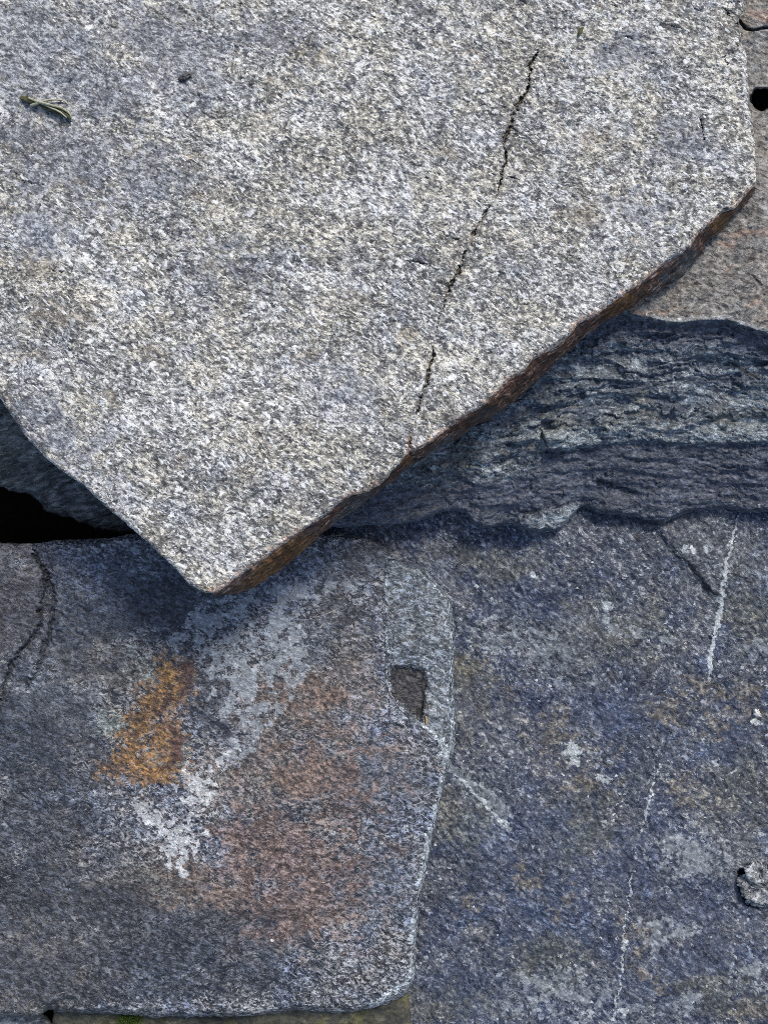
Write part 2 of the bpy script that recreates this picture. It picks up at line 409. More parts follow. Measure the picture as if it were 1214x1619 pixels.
M_MOSSY = rock('damp_mossy_stone', 0, 1.6, 6,
    [(0,(.015,.015,.013)), (.4,(.055,.054,.043)), (.7,(.11,.105,.075)), (1,(.22,.21,.15))], contrast=1.6, blotch=.5, fine=.15,
    tints=[(40, .5, .62, (1.0,1.0,.55), 'MULTIPLY', .8)], rough=.8, bump=1.0)
M_CHIP = rock('pale_chip', 15, 2.5, 5,
    [(0,(.03,.033,.04)), (.35,(.12,.13,.14)), (.6,(.24,.25,.26)), (1,(.6,.62,.64))], contrast=2.3, blotch=.4, fine=.35, rough=.55, bump=1.5)
M_SOIL = plain('shade_black_soil', (.0010,.0009,.0008), (.002,.0018,.0015), 14, 1.0)  # near-black colour stands in for the deep shade in the gap
M_SOIL.node_tree.nodes['Principled BSDF'].inputs['Specular IOR Level'].default_value = 0.0
M_LEAF = plain('dry_leaf', (.045,.043,.022), (.13,.125,.07), 5, .6, .5, 6, -20)
M_STALK = plain('pale_stalk', (.30,.29,.19), (.48,.47,.35), 4, .55, .3)
M_NEEDLE = plain('olive_needle', (.06,.055,.022), (.14,.125,.055), 3, .6)
M_HUSK = plain('tan_husk', (.28,.19,.08), (.42,.30,.15), 3, .6)
M_QUARTZ = plain('white_quartz', (.5,.5,.47), (.75,.74,.70), 3, .4)
M_DARKCHIP = plain('dark_flake', (.04,.04,.042), (.17,.17,.17), 4, .5, .8, 2, 20)
M_MOSS = plain('green_moss', (.06,.11,.02), (.15,.22,.05), 4, .9)

rng = np.random.default_rng(7)

# ------------------------------------------------------------------ ground far below the pile
gx = np.linspace(-3, 3, 60)
GX, GY = np.meshgrid(gx, gx)
GZ = -0.45 + 0.012*fbm(GX*100, GY*100, 14, 3, 4)
idx = np.arange(3600).reshape(60, 60)
GF = np.stack([idx[:-1,:-1], idx[:-1,1:], idx[1:,1:], idx[1:,:-1]], -1).reshape(-1,4)
tag(mesh_obj('ground', np.c_[GX.ravel(), GY.ravel(), GZ.ravel()], GF, M_SOIL), kind='structure', label='bare soil deep under the stones, coloured near black for shade')

def zeros(px): return np.zeros(px.shape)

# ------------------------------------------------------------------ navy speckled slab, lower right
E_STEP = [(1040,840,9),(1080,880,10),(1110,920,10),(1132,938,7)]
VEIN = [(1166,815,1.6),(1158,850,2.4),(1150,880,2.2),(1142,930,3.6),(1135,975,3.2),(1128,1010,3.2),(1122,1040,5),(1121,1075,2.2)]
VEIN2 = [(1047,1200,1.2),(1031,1240,2),(1026,1262,2.6),(1020,1290,2),(1008,1330,.7),(1000,1370,1),(994,1420,1.2),(988,1470,1.8),(986,1495,3),(984,1540,2.4),(976,1575,2.6),(966,1625,2.5)]
E_ROCKHOLE = [(1176,1395,13),(1186,1428,9)]
def zE(x, y, d):
    z = -0.004 + .015*sstep(1180, 830, y)*sstep(660, 900, x) + 0.006*fbm(x, y, 330, 3, 11) + 0.0011*fbm(x, y, 60, 3, 12)
    u, v = rot(x, y, 48)
    pw = 9*fbm(x, y, 24, 3, 18)
    z += .0005*plates(u*.5+pw, v+pw, 44, 26, 700) + .0002*plates(x+pw, y-pw, 15, 9, 710)
    z += 0.0008*fbm(u*.35, v, 26, 4, 13, .6) + 0.00028*fbm(x, y, 7, 2, 14)
    z += 0.0009*np.maximum(ridged(u*.3, v, 55, 3, 16) - 1.15, 0)*-1.0
    # plate that ends in a broken step near the vein
    a = (x-1040)*0.74 - (y-840)*0.67
    near = sstep(1010, 1060, x)*sstep(960, 935, y)*sstep(1180,1120,x)
    z += 0.0028*sstep(-7, 6, a + 5*fbm(x, y, 30, 3, 17))*near
    z += 0.0018*line_mask(x, y, [(715,955,6),(745,970,8),(775,1000,8),(800,1020,5)], 60)
    z -= 0.010*sstep(.35, .6, line_mask(x, y, [(1172,1380,6),(1174,1400,7),(1184,1425,6)], 30))
    z += 0.0016*(line_mask(x, y, VEIN, 20) > .4)*0.4
    return z - 0.004*np.clip(1-d/10, 0, 1)**2
def aE(x, y):
    x = x + 5*fbm(x, y, 14, 4, 611, .65)*1.0; y = y + 4*fbm(x, y, 14, 3, 612)
    w = 22*fbm(x, y, 60, 3, 61); xx, yy = x + w, y + 22*fbm(x, y, 60, 3, 71)
    return {
     'navy': .9*blobs(xx, yy, [(850,960,90,38,30),(1000,1370,60,60),(850,1420,110,60,20),(880,1320,80,40),(1150,1180,60,40),(740,1560,90,40),(960,1130,90,40),(1030,1560,60,45),(1120,1520,70,40),(760,1340,60,40),(1080,1430,60,60),(700,900,50,22,30)]),
     'ochre': blobs(xx, yy, [(905,1185,42,26),(870,1160,30,22),(1180,1112,34,24,-20),(1110,1095,28,22),(1060,1120,26,20),(835,1395,30,14,-30),(815,1395,16,20),(870,1440,16,10),(745,1420,16,22),(905,1425,14,18),(1080,1260,36,22),(1030,1545,28,12,30),(1140,1145,20,16),(1075,1250,30,20),(745,1060,35,16,20),(1190,1600,40,20),(1000,1480,18,30),(930,1240,40,14)]),
     'olive': blobs(xx, yy, [(720,1290,50,60,-20),(930,1300,40,50),(740,1100,40,70),(700,1590,90,30),(1130,1570,80,30),(860,1520,60,40),(970,1000,80,50),(780,900,70,30),(1180,960,60,60),(1180,1250,70,50)]),
     'rough': blobs(xx, yy, [(1120,870,80,55),(1190,900,40,50),(1100,920,40,30,40),(1150,1360,70,50),(900,1020,90,40,30)]),
     'lichen': np.maximum(blobs(x, y, [(790,1019,17,9,10),(778,1012,26,10,25),(958,960,11,10),(1032,1476,20,20),(1085,1585,22,14),(1070,1470,20,14),(1192,1025,20,12),(1190,1530,22,10),(735,1230,20,8,40),(780,1270,30,14,40),(1000,1600,26,14),(880,1570,60,26),(850,1030,60,22,30),(1090,1350,50,30)]),
                        np.maximum(line_mask(x, y, [(955,955,6),(958,985,6),(985,1000,7),(1020,1003,6),(1052,1010,7),(1062,1014,5)]), line_mask(x, y, [(712,1212,5),(742,1240,6),(775,1278,7),(805,1308,6)]))),
     'white': np.maximum.reduce([line_mask(x, y, VEIN)*1.1, line_mask(x, y, VEIN2)*.85, line_mask(x, y, [(720,1225,1.5),(745,1248,2.5),(775,1282,3),(803,1306,3.5)]),
                        blobs(x, y, [(905,1188,14,12),(953,1233,11,6,20),(908,1205,8,6),(960,958,7,6),(985,1598,8,6),(1115,870,5,4),(1096,868,6,4),(1082,866,6,5),(1195,1142,6,5),(1160,1220,6,4),(1130,1205,6,4),(842,910,5,5)])]),
     'crack': np.maximum.reduce([line_mask(x, y, [(1060,865,1.5),(1082,888,3),(1102,905,5),(1115,925,4.5),(1130,939,3.5)]), line_mask(x, y, [(1150,906,1.2),(1172,912,1.6),(1190,928,1)]),  # first line: crack along the broken step with its shadow painted in
                        line_mask(x, y, [(1172,1376,5),(1172,1398,6),(1178,1415,6),(1186,1432,4)]), line_mask(x, y, [(790,990,2),(805,998,2.5)]), line_mask(x,y,[(950,1460,.8),(965,1490,1),(980,1510,.8)])]),  # first line: painted shade in the hollow left of the small rock
    }
navy_slab = slab('speckled_slab', [(500,735),(860,700),(1340,700)], [(1340,700),(1340,1200),(1340,1760)], [(1340,1760),(900,1760),(470,1760)], [(470,1760),(485,1200),(500,735)],
     540, 680, zE, aE, M_NAVY, [(3,.004,2),(5,.012,3),(4,.03,3),(-6,.06,3)], jag=1, seed=3)
tag(navy_slab, 'dark navy rock slab with white specks and a thin white quartz vein, lower right', 'stone slab')

# ------------------------------------------------------------------ damp stone below the bottom edge
def zG(x, y, d): return 0.000 + .003*fbm(x, y, 60, 4, 90) - .004*np.clip(1-d/14, 0, 1)**2
def a0(x, y): return {}
mossy = slab('damp_stone', [(88,1540),(300,1535),(640,1540)], [(640,1540),(655,1650),(650,1760)], [(650,1760),(300,1765),(90,1760)], [(90,1760),(86,1640),(88,1540)], 200, 90, zG, a0, M_MOSSY,
     [(2,.004,2),(3,.02,3),(-4,.05,3)], seed=8)
tag(mossy, 'damp olive brown stone showing as a strip under the rusty slab bottom edge', 'stone')
def zG2(x, y, d): return -0.020 + .002*fbm(x, y, 40, 3, 95) - .003*np.clip(1-d/10, 0, 1)**2
corner = slab('thin_stone', [(-160,1560),(0,1560),(60,1592)], [(60,1592),(84,1620),(78,1700)], [(78,1700),(0,1705),(-160,1700)], [(-160,1700),(-165,1640),(-160,1560)], 110, 70, zG2, a0, M_CHIP,
     [(2,.004,1),(2,.012,1),(-4,.04,1)], seed=18)
tag(corner, 'bluish grey stone sliver in the bottom left corner beneath the rusty slab', 'stone')

# ------------------------------------------------------------------ shaded rock behind the gap, left
def zF(x, y, d):
    u, v = rot(x, y, -22)
    z = 0.052 - 0.00022*(y-640) - 0.00008*x + 0.004*fbm(u*.4, v, 70, 4, 40, .6)
    z += 0.0012*fbm(u*.3, v, 16, 3, 41) + .0016*plates(u+6*fbm(x,y,20,3,42), v+6*fbm(x,y,20,3,43), 60, 14, 780)
    return z - .006*np.clip(1-d/14, 0, 1)**2
shaded = slab('shaded_rock', [(-420,380),(100,430),(360,560)], [(360,560),(400,720),(340,905)], [(340,905),(262,872),(214,843),(170,838),(140,828),(124,822),(110,815),(96,813),(84,809),(72,808),(69,800),(66,794),(58,786),(49,781),(34,779),(20,775),(0,768),(-40,764),(-170,770),(-420,790)],
     [(-420,790),(-425,600),(-420,380)], 400, 300, zF, a0, M_SHADE, [(1,.004,2),(0,.014,3),(-5,.035,4),(-12,.06,4)], seed=22, jag=1.3, smooth=5)
tag(shaded, 'dark foliated rock in shadow behind the black gap, under the pale slab', 'rock')

# ------------------------------------------------------------------ rusty stained slab, lower left
TD = [(-420,872),(-140,866),(0,859),(30,862),(59,862),(82,857),(132,855),(178,852),(214,846),(300,845),(400,845),(497,846),(535,846),(573,850),(599,861)]
RD = [(599,861),(612,876),(622,884),(641,897),(671,903),(691,926),(711,955),(716,991),(717,1031),(713,1083),(718,1120),(719,1150),(716,1179),(709,1204),(698,1248),(688,1294),(681,1326),(672,1370),(663,1412),(658,1455),(653,1498),(653,1545),(650,1553)]
BD = [(650,1553),(639,1572),(618,1584),(597,1590),(563,1597),(530,1598),(501,1598),(463,1594),(430,1601),(401,1605),(320,1605),(250,1606),(170,1600),(94,1597),(80,1592),(62,1608),(0,1603),(-60,1606),(-150,1600),(-420,1600)]
LD = [(-420,1600),(-425,1250),(-420,872)]
FACET = [(612,884),(607,930),(608,985),(612,1035),(610,1075),(618,1100),(632,1120),(648,1136),(672,1148),(690,1160),(700,1180),(706,1196)]
def facet_in(x, y):
    yy = [p[1] for p in FACET]; xx = [p[0] for p in FACET]
    fx = np.interp(y, yy, xx, left=1e4, right=1e4)
    return x - fx + 2.2*fbm(x, y, 18, 3, 77)
L1 = [(55,868,2),(62,888,3),(72,905,4),(76,925,4.5),(70,945,3.5),(66,970,3),(60,1000,3),(42,1018,3),(22,1048,3),(12,1070,3),(2,1110,3),(-10,1150,3)]
L2 = [(74,905,3),(84,930,4),(86,958,3.5),(82,985,3),(78,1010,4),(70,1030,3),(62,1052,2.5),(52,1072,4),(40,1088,2.5)]
CHAM = [(650,1520),(640,1545),(615,1560),(590,1583),(560,1600)]
def zD(x, y, d):
    z = 0.030 + 0.005*fbm(x, y, 380, 2, 50) + 0.0007*fbm(x, y, 55, 3, 51)
    u, v = rot(x, y, 30)
    pw = 7*fbm(x, y, 20, 3, 60)
    z += .00035*plates(u*.6+pw, v+pw, 40, 22, 720) + .00022*plates(x+pw, y-pw, 13, 8, 730)
    z += 0.0005*fbm(u*.5, v, 20, 4, 52, .6) + 0.0002*fbm(x, y, 6, 2, 53)
    z += 0.0008*(1-np.abs(fbm(u*.35, v, 70, 3, 58)))*.6
    z -= 0.010*sstep(250, 760, x)*1.0
    f = facet_in(x, y)
    fm = sstep(-3, 4, f)
    z -= fm*(0.0032 + 0.00007*np.clip(f, 0, 110) + .0009*fbm(x, y, 26, 4, 520, .6))
    # the dark scar is the deepest part of the spall
    z -= 0.0040*sstep(.34, .95, pit_m(x, y))
    lp = sstep(7, -7, x + 6*fbm(x, y, 16, 4, 511, .65) - np.interp(y, [p[1] for p in L1], [p[0] for p in L1]))*sstep(868, 900, y)
    z += 0.0028*lp
    cx_, cy_ = x + 6*fbm(x, y, 16, 4, 511, .65), y + 5*fbm(x, y, 16, 3, 512)
    for Lx in (L1, L2):
        m = line_mask(cx_, cy_, Lx, 30); z -= 0.0030*sstep(.2, .9, m)
        z -= .0012*line_mask(cx_, cy_, [(p[0], p[1], 9) for p in Lx], 40)
    z += 0.002*sstep(60, 0, np.abs(x-110)+np.abs(y-960)*.3)*fbm(x, y, 14, 3, 57)
    # blue chamfer at the lower right corner
    c = (x-650)*.62 + (y-1520)*.78 - 14*fbm(x, y, 40, 2, 59)*.6
    z -= np.where((x > 520) & (y > 1480), 0.00018*np.clip(c-18, 0, 60), 0)
    # rounded broken notch at the bottom left
    nn = blobs(x, y, [(98,1590,26,11,-20)]); z -= .006*sstep(.4, .65, nn)
    wd = 9 + 6*fbm(x, y, 40, 2, 54)
    z -= 0.0045*np.clip(1-d/wd, 0, 1)**2
    z -= 0.006*sstep(700, 862, 1710-y)*0*1.0
    return z
def pit_m(x, y):
    x = x + 6*fbm(x, y, 17, 4, 521, .65); y = y + 6*fbm(x, y, 15, 4, 522, .65)
    poly = [(612,1064),(620,1051),(636,1055),(650,1050),(663,1054),(676,1068),(679,1082),(673,1096),(675,1118),(670,1140),(656,1134),(640,1122),(628,1106),(617,1088)]
    m = (x > 590) & (x < 700) & (y > 1020) & (y < 1170)
    out = np.zeros(x.shape)
    if m.any():
        px, py = x[m], y[m]; ins = np.zeros(px.shape, bool)
        for (ax, ay), (bx, by) in zip(poly, poly[1:]+poly[:1]):
            if ay != by: ins ^= ((ay > py) != (by > py)) & (px < (bx-ax)*(py-ay)/(by-ay) + ax)
        dd, _ = seg_dist(px, py, poly + poly[:1])
        out[m] = np.clip(.5 + np.where(ins, dd, -dd)/16, 0, 1)
    return np.maximum(out, .40*line_mask(x, y, [(626,965,6),(629,1000,10),(640,1034,8)]))
def aD(x, y):
    w = 20*fbm(x, y, 55, 3, 161); xx, yy = x + w, y + 20*fbm(x, y, 55, 3, 171)
    f = facet_in(x, y)
    edge = np.clip(1-np.abs(x - (np.interp(y, [p[1] for p in RD], [p[0] for p in RD])-3))/10, 0, 1)*(y > 880)*(y < 1555)
    edge = edge*np.where(y > 1130, .95, .5)*np.clip(.85 + .9*fbm(x, y, 38, 3, 530), .15, 1.1)
    return {
     'blue': blobs(xx, yy, [(160,900,120,38),(130,960,60,70),(240,960,110,50),(60,1120,90,100),(330,920,70,60),(100,1000,60,60),(470,900,110,40),(480,1020,60,50),(590,1230,70,60),(600,1400,50,60)]),
     'taupe': blobs(xx, yy, [(20,950,52,62),(470,1110,110,60),(420,1220,110,60),(560,1080,50,60)]),
     'red': np.maximum(blobs(xx, yy, [(460,1360,130,90,20),(380,1340,60,80),(500,1430,80,60),(420,1430,70,50),(360,1400,60,40),(450,1450,80,50)]), .8*blobs(xx, yy, [(510,1230,120,100),(300,1400,100,60),(480,1110,80,50)])),
     'olive': blobs(xx, yy, [(40,1500,110,90,-20),(200,1400,120,60),(90,1420,100,60),(20,1580,90,40),(180,1050,80,40)]),
     'facet': np.clip(.5 + f/30, 0, 1)*.9*(f > -8)*(y > 880),
     'pit': pit_m(x, y),
     'lichen': blobs(xx, yy, [(395,1075,44,40),(350,1045,24,34,-35),(330,975,26,26),(385,970,14,36),(405,1125,22,24),(440,1020,26,36),(436,980,18,26),(375,1192,13,10),(385,1172,16,22,20),(430,1060,34,24),(460,940,34,12),(540,930,24,10),(360,940,20,16),(300,1010,16,12)]),
     'white': blobs(x, y, [(312,1240,20,24,-15),(318,1262,16,20),(225,1282,12,12,30),(245,1298,26,11,32),(275,1315,26,16,30),(283,1345,22,24,-30),(296,1325,20,18),(268,1358,8,14),(352,1205,22,7,-40)]),
     'dusk': blobs(xx, yy, [(250,1510,170,60,-8),(10,960,80,80),(40,1420,80,60),(50,1540,90,50),(180,1560,120,30),(180,1440,80,40),(340,1480,60,40),(560,960,40,30),(250,960,70,50),(330,1110,30,40),(60,1180,90,80),(60,1300,90,60),(130,1000,60,50),(380,1540,80,20),(590,880,40,20)]),  # own charcoal tones, plus shade painted in near the top under the pale slab
     'mint': blobs(xx, yy, [(180,1138,26,18,30),(230,1062,16,22),(172,1130,20,20),(255,1195,30,16),(185,1160,22,20)]),
     'rust': np.maximum(blobs(x + .35*w, y, [(268,1072,22,32,10),(256,1100,32,28),(245,1120,30,22),(222,1145,20,22),(262,1160,22,24),(212,1172,20,24),(190,1205,30,14,-20),(225,1215,42,20,5),(268,1195,12,28),(245,1230,34,8,0),(285,1065,9,24)])*.98, .0),
     'orange': np.maximum(np.maximum(line_mask(x+1.1*w, y, [(262,1052,9),(258,1090,14),(238,1120,13),(222,1160,13),(210,1195,15),(240,1225,11),(268,1220,8)]), .82*blobs(x+w, y, [(235,1180,44,46)])), 0),
     'maroon': line_mask(x+.8*w, y, [(284,1050,6),(288,1072,7),(282,1090,5),(274,1108,3),(264,1140,4),(274,1165,7),(278,1190,6),(270,1212,4)]),
     'rim': np.maximum.reduce([edge, line_mask(x, y, [(p[0]+2, p[1], 2.6) for p in FACET])*.6*np.clip(.8+fbm(x, y, 30, 3, 531), 0, 1.1), line_mask(x, y, [(672,1150,4),(690,1160,5),(702,1180,7),(704,1205,7)]),
                               np.clip(1-np.abs((x-650)*.62 + (y-1520)*.78-18)/14, 0, 1)*.6*(x > 560)*(y > 1500)]),
     'crack': np.maximum.reduce([.8*line_mask(x + 6*fbm(x, y, 16, 4, 511, .65), y + 5*fbm(x, y, 16, 3, 512), L1), .8*line_mask(x + 6*fbm(x, y, 16, 4, 511, .65), y + 5*fbm(x, y, 16, 3, 512), L2), line_mask(x, y, [(30,1452,.8),(38,1440,1),(120,1440,.8)])*.5, .8*line_mask(x, y, [(p[0]-2, p[1], 1.2) for p in FACET[:8]]),
                                 line_mask(x, y, [(78,905,1.5),(92,912,2.5),(100,910,1)]), line_mask(x, y, [(92,1592,3),(86,1600,3)])]),
    }
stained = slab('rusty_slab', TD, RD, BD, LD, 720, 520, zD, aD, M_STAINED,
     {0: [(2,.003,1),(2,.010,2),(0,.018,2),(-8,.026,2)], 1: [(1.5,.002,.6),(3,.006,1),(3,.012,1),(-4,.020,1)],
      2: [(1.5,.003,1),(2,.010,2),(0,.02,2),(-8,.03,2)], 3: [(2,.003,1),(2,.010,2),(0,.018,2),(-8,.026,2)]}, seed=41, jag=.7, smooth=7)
tag(stained, 'grey slab with an orange rust stain, whitish lichen and reddish patch, lower left', 'stone slab')

# ------------------------------------------------------------------ banded rock with tan top, right
YT = [(300,560),(760,540),(900,510),(955,500),(981,489),(999,496),(1029,502),(1052,507),(1078,509),(1108,505),(1149,505),(1171,513),(1214,526),(1400,560)]
YQ = [(300,640),(700,580),(850,540),(1000,515),(1100,508),(1214,522),(1400,560)]
YB = [(300,850),(480,838),(565,833),(622,829),(664,823),(690,812),(712,808),(735,812),(750,829),(766,835),(790,830),(808,829),(822,836),(850,843),(883,838),(893,828),(905,815),(921,799),(940,809),(969,814),(1003,818),(1044,826),(1070,818),(1097,807),(1141,805),(1179,809),(1214,811),(1340,816)]
Y2 = [(300,800),(760,765),(845,746),(860,712),(905,710),(960,704),(1000,698),(1040,700),(1100,703),(1214,700),(1400,700)]     # bottom of the pale band
Y3 = [(300,820),(790,768),(860,750),(920,742),(960,740),(1010,748),(1060,752),(1120,746),(1214,742),(1400,740)]
def zB(x, y, d):
    wob = 5*fbm(x, y*2, 45, 3, 101)
    yt = curve_y(x, YT) + 1.5*fbm(x, y, 12, 2, 110); yb = curve_y(x, YB); y2 = curve_y(x, Y2) + 2*fbm(x, y, 20, 3, 111); y3 = curve_y(x, Y3) + wob
    t = np.clip((y-yt)/(yb-yt), 0, 1)
    z = 0.088 + .004*fbm(x, y, 220, 2, 100)
    lowr = sstep(-30, 10, y-y2)
    uu = t*7 + .8*fbm(x*.35, y, 75, 4, 131, .6) + .10*fbm(x*.6, y, 10, 3, 132)
    fr = uu - np.floor(uu)
    stair = (np.floor(uu) + sstep(.66, .92, fr))/7
    keep = np.clip(.55 + 1.1*fbm(x, y, 60, 2, 133), 0, 1)*(1-.55*lowr)
    z = z - 0.052*(t**0.9*(1-.85*keep) + .85*keep*np.clip(stair, 0, 1.1)*sstep(0, .05, t)) - .006*sstep(0, 16, y-yt)
    # terraces of the foliation
    q = (y - curve_y(x, YQ)) + 16*fbm(x, y, 120, 4, 102) + 3*fbm(x, y, 22, 3, 122)
    on = sstep(-2, 8, y-yt)
    z += on*(1-.4*lowr)*0.0012*fbm(x*.22, q, 34, 4, 103, .6) + on*.0005*fbm(x, y, 14, 4, 123, .65)
    pw = 5*fbm(x, y, 18, 4, 144, .6)
    z += on*(.0014*(1-.4*lowr)*plates(x+pw*3, q+pw, 130, 13, 760) + .0008*plates(x-pw*2, q+pw, 50, 6.5, 770))
    z += on*0.0006*fbm(x*.22, q, 11, 3, 104, .6)
    z -= on*0.0035*np.maximum(ridged(x*.22, q, 34, 3, 105) - 1.25, 0)*(1-.5*lowr)
    z -= 0.0042*sstep(-3, 3, y-y2)*sstep(853, 862, x + 2*fbm(x,y,9,2,112))
    z += 0.0080*sstep(853, 862, x + 2*fbm(x,y,9,2,112))*sstep(940, 862, x)*sstep(678, 690, y)*sstep(3,-3,y-y2)
    z -= 0.0020*sstep(-3, 3, y-y3)
    # thin flake above the lower edge
    fl = sstep(.45, .55, blobs(x, y, [(868,822,50,15,-6),(900,806,24,8,-25)]) + .12*fbm(x, y, 14, 3, 106))
    z -= .004*sstep(796, 812, y)*sstep(760, 800, x)*sstep(925, 905, x)*(1-fl)
    z += .002*fl
    # small raised wedge
    wm = sstep(-2, 3, (y - (756 + (x-942)*.34)))*sstep(938, 946, x)*sstep(1030, 1000, x)*sstep(800, 770, y)
    z -= .004*wm
    top = 1-on
    z += top*(.0009*fbm(x, y, 50, 3, 107) + .0006*fbm(x, y, 12, 3, 108)) + .0003*fbm(x, y, 6, 2, 109)
    z -= 0.03*sstep(20, 13, np.hypot((x-1204)*.95, y-157) + 2.6*fbm(x, y, 12, 3, 130))                     # round drilled hole
    z -= .003*sstep(.3, .8, line_mask(x, y, [(1168,34,2),(1178,46,3),(1190,48,2),(1205,45,3),(1225,42,2)]))
    z -= 0.006*np.clip(1-d/8, 0, 1)**2
    return z
def aB(x, y):
    xo, yo = x, y
    w = 8*fbm(x, y, 40, 3, 201)
    yt = curve_y(x, YT); yb = curve_y(x, YB); y2 = curve_y(x, Y2) + 2*fbm(x, y, 20, 3, 111); y3 = curve_y(x, Y3)
    q = (y - curve_y(x, YQ)) + 16*fbm(x, y, 120, 4, 102) + 3*fbm(x, y, 22, 3, 122)
    streak = .44 + .5*fbm(x*.25, q, 24, 4, 205, .65) + .55*fbm(x*.09, q+2*fbm(x, y, 9, 3, 208), 8, 3, 207, .6)
    body = sstep(-6, 6, y-yt)
    return {
     'banded': body,
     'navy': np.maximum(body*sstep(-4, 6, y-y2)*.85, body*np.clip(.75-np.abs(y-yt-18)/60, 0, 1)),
     'olive': body*sstep(10, -10, y-y2)*np.clip(1-np.abs(y-(y2-45))/75, 0, 1)*(.6+.5*fbm(x, y, 70, 3, 206)),
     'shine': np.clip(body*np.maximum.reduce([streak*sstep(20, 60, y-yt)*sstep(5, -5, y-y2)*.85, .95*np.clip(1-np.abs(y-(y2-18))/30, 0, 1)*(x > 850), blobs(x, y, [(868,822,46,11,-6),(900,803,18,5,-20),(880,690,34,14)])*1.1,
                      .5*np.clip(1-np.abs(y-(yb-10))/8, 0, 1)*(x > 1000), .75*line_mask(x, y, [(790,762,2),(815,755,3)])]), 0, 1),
     'pink': (1-body)*blobs(x+w, y+w, [(1180,371,46,8),(1148,426,8,8),(1192,480,5,14,20),(1200,25,36,10,10),(1152,392,12,8),(1040,492,60,4,0)]) ,
     'rim': np.clip(1-np.abs(y-yt+3)/7, 0, 1)*(x > 1020),
     'crack': np.maximum.reduce([line_mask(x, y, [(1168,30,1.5),(1176,44,2.2),(1188,49,1.4),(1205,45,2.2),(1230,42,1.4)]), 1.1*sstep(21, 13, np.hypot(x-1204, y-157) + 3*fbm(x, y, 12, 3, 130)),  # round mask: shade inside the drilled hole put into the colour
                      line_mask(x, y, [(1190,437,1),(1203,450,2)]), .8*body*line_mask(x+4*fbm(x,y,12,3,140), y, [(856,676,1.5),(857,690,3),(866,706,3)]), line_mask(x,y,[(1150,572,1),(1175,585,2.5),(1200,600,1.5)]),  # the line at the raised block's left end paints in its shadow
                      .75*line_mask(x, y+5*fbm(x,y,14,3,141), [(942,755,1),(965,768,1.6),(990,774,1.6),(1012,779,.8)]), line_mask(x, y, [(y_[0], y_[1]-2, 1.6) for y_ in YB[9:20]])*.45]),
    }
TB = [(420,-140),(900,-140),(1350,-140)]; RB = [(1350,-140),(1350,400),(1340,816)]
BB = list(reversed(YB[1:])); LB = [(480,838),(460,500),(420,-140)]
BB[-1] = (480,838)
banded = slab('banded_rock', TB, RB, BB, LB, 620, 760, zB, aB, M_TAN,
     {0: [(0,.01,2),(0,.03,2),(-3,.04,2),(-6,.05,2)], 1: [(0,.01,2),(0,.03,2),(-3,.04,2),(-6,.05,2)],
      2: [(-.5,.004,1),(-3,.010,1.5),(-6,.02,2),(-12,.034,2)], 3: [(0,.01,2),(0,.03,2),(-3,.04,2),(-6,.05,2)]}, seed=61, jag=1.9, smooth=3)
tag(banded, 'layered blue grey rock with a flat tan top and a small round hole, right edge', 'rock')

# ------------------------------------------------------------------ the big pale slab
RIM = [(1192,295),(1175,312),(1162,330),(1151,333),(1141,336),(1122,355),(1104,371),(1091,392),(1067,407),(1042,423),(1030,435),(1005,454),(971,478),(962,483),(940,499),(913,515),(902,530),(884,546),(865,558),(845,568),(827,588),(810,597),(795,612),(778,630),(758,645),(733,660),(706,679),(684,699),(660,710),(649,718),(640,724),(625,741),(603,763),(580,780),(560,782),(542,791),(504,823),(463,850),(432,873),(402,895),(368,918),(345,935),(336,938)]
LOW = [(1193,297),(1178,318),(1156,340),(1147,349),(1138,364),(1122,372),(1113,382),(1110,398),(1095,410),(1088,417),(1079,432),(1060,446),(1048,452),(1023,466),(1002,480),(981,492),(954,505),(928,526),(902,549),(876,571),(850,597),(822,623),(805,637),(785,652),(770,662),(746,672),(716,694),(691,708),(664,724),(640,741),(618,759),(588,782),(573,793),(542,816),(505,842),(482,865),(459,884),(425,911),(402,926),(376,936),(342,941),(336,939)]
AL = [(336,938),(325,937),(300,925),(270,893),(235,858),(200,828),(185,815),(160,795),(135,768),(105,750),(70,722),(40,690),(15,652),(0,628),(-60,560),(-150,470),(-160,200),(-160,-160)]
CR = [[(851,71,.8),(846,89,1.5),(837,103,2.2),(838,114,1.2),(836,129,1.6),(832,146,2.2),(822,159,3),(815,171,3.4),(809,188,4.2),(804,206,4.4),(796,220,2.4),(798,235,1.8),(799,253,2.2),(794,270,2.2),(791,285,1.4),(786,304,.6),(780,319,.9),(768,334,1.6),(763,346,1.2),(753,359,2.4),(746,374,2.2),(742,391,1),(733,401,1.8),(730,418,2),(723,433,2.8),(714,447,2.6),(706,467,2.4),(699,489,.7),(694,500,.9),(684,543,.5),(685,563,2),(677,588,2.4),(674,608,1.8),(665,627,1.6),(662,642,1.8),(658,657,1),(652,677,.6),(647,704,1.2),(649,719,2)],
      [(795,282,.8),(812,281,1.3),(828,288,1.2)], [(686,362,.8),(703,370,1.4),(723,380,1.4)], [(640,413,.9),(662,414,1.5),(686,424,1.2)], [(804,200,2),(816,208,2.4),(812,216,1)], [(820,225,.6),(832,236,1)],
      [(364,850,.6),(385,870,1),(400,895,1.6)], [(34,286,1),(52,289,2),(71,294,1.2)], [(20,268,.6),(34,286,1)], [(1107,190,1),(1110,205,1.8),(1112,222,1.2)], [(972,55,.7),(985,56,1.4),(1000,63,1)],
      [(960,0,.6),(975,10,1),(990,22,.7)], [(84,428,1.2),(96,430,1.8),(108,432,1.2)], [(1130,0,.8),(1150,22,1),(1168,42,1.2)], [(1144,88,.8),(1150,105,1.3)], [(1085,66,.6),(1100,68,.9)]]
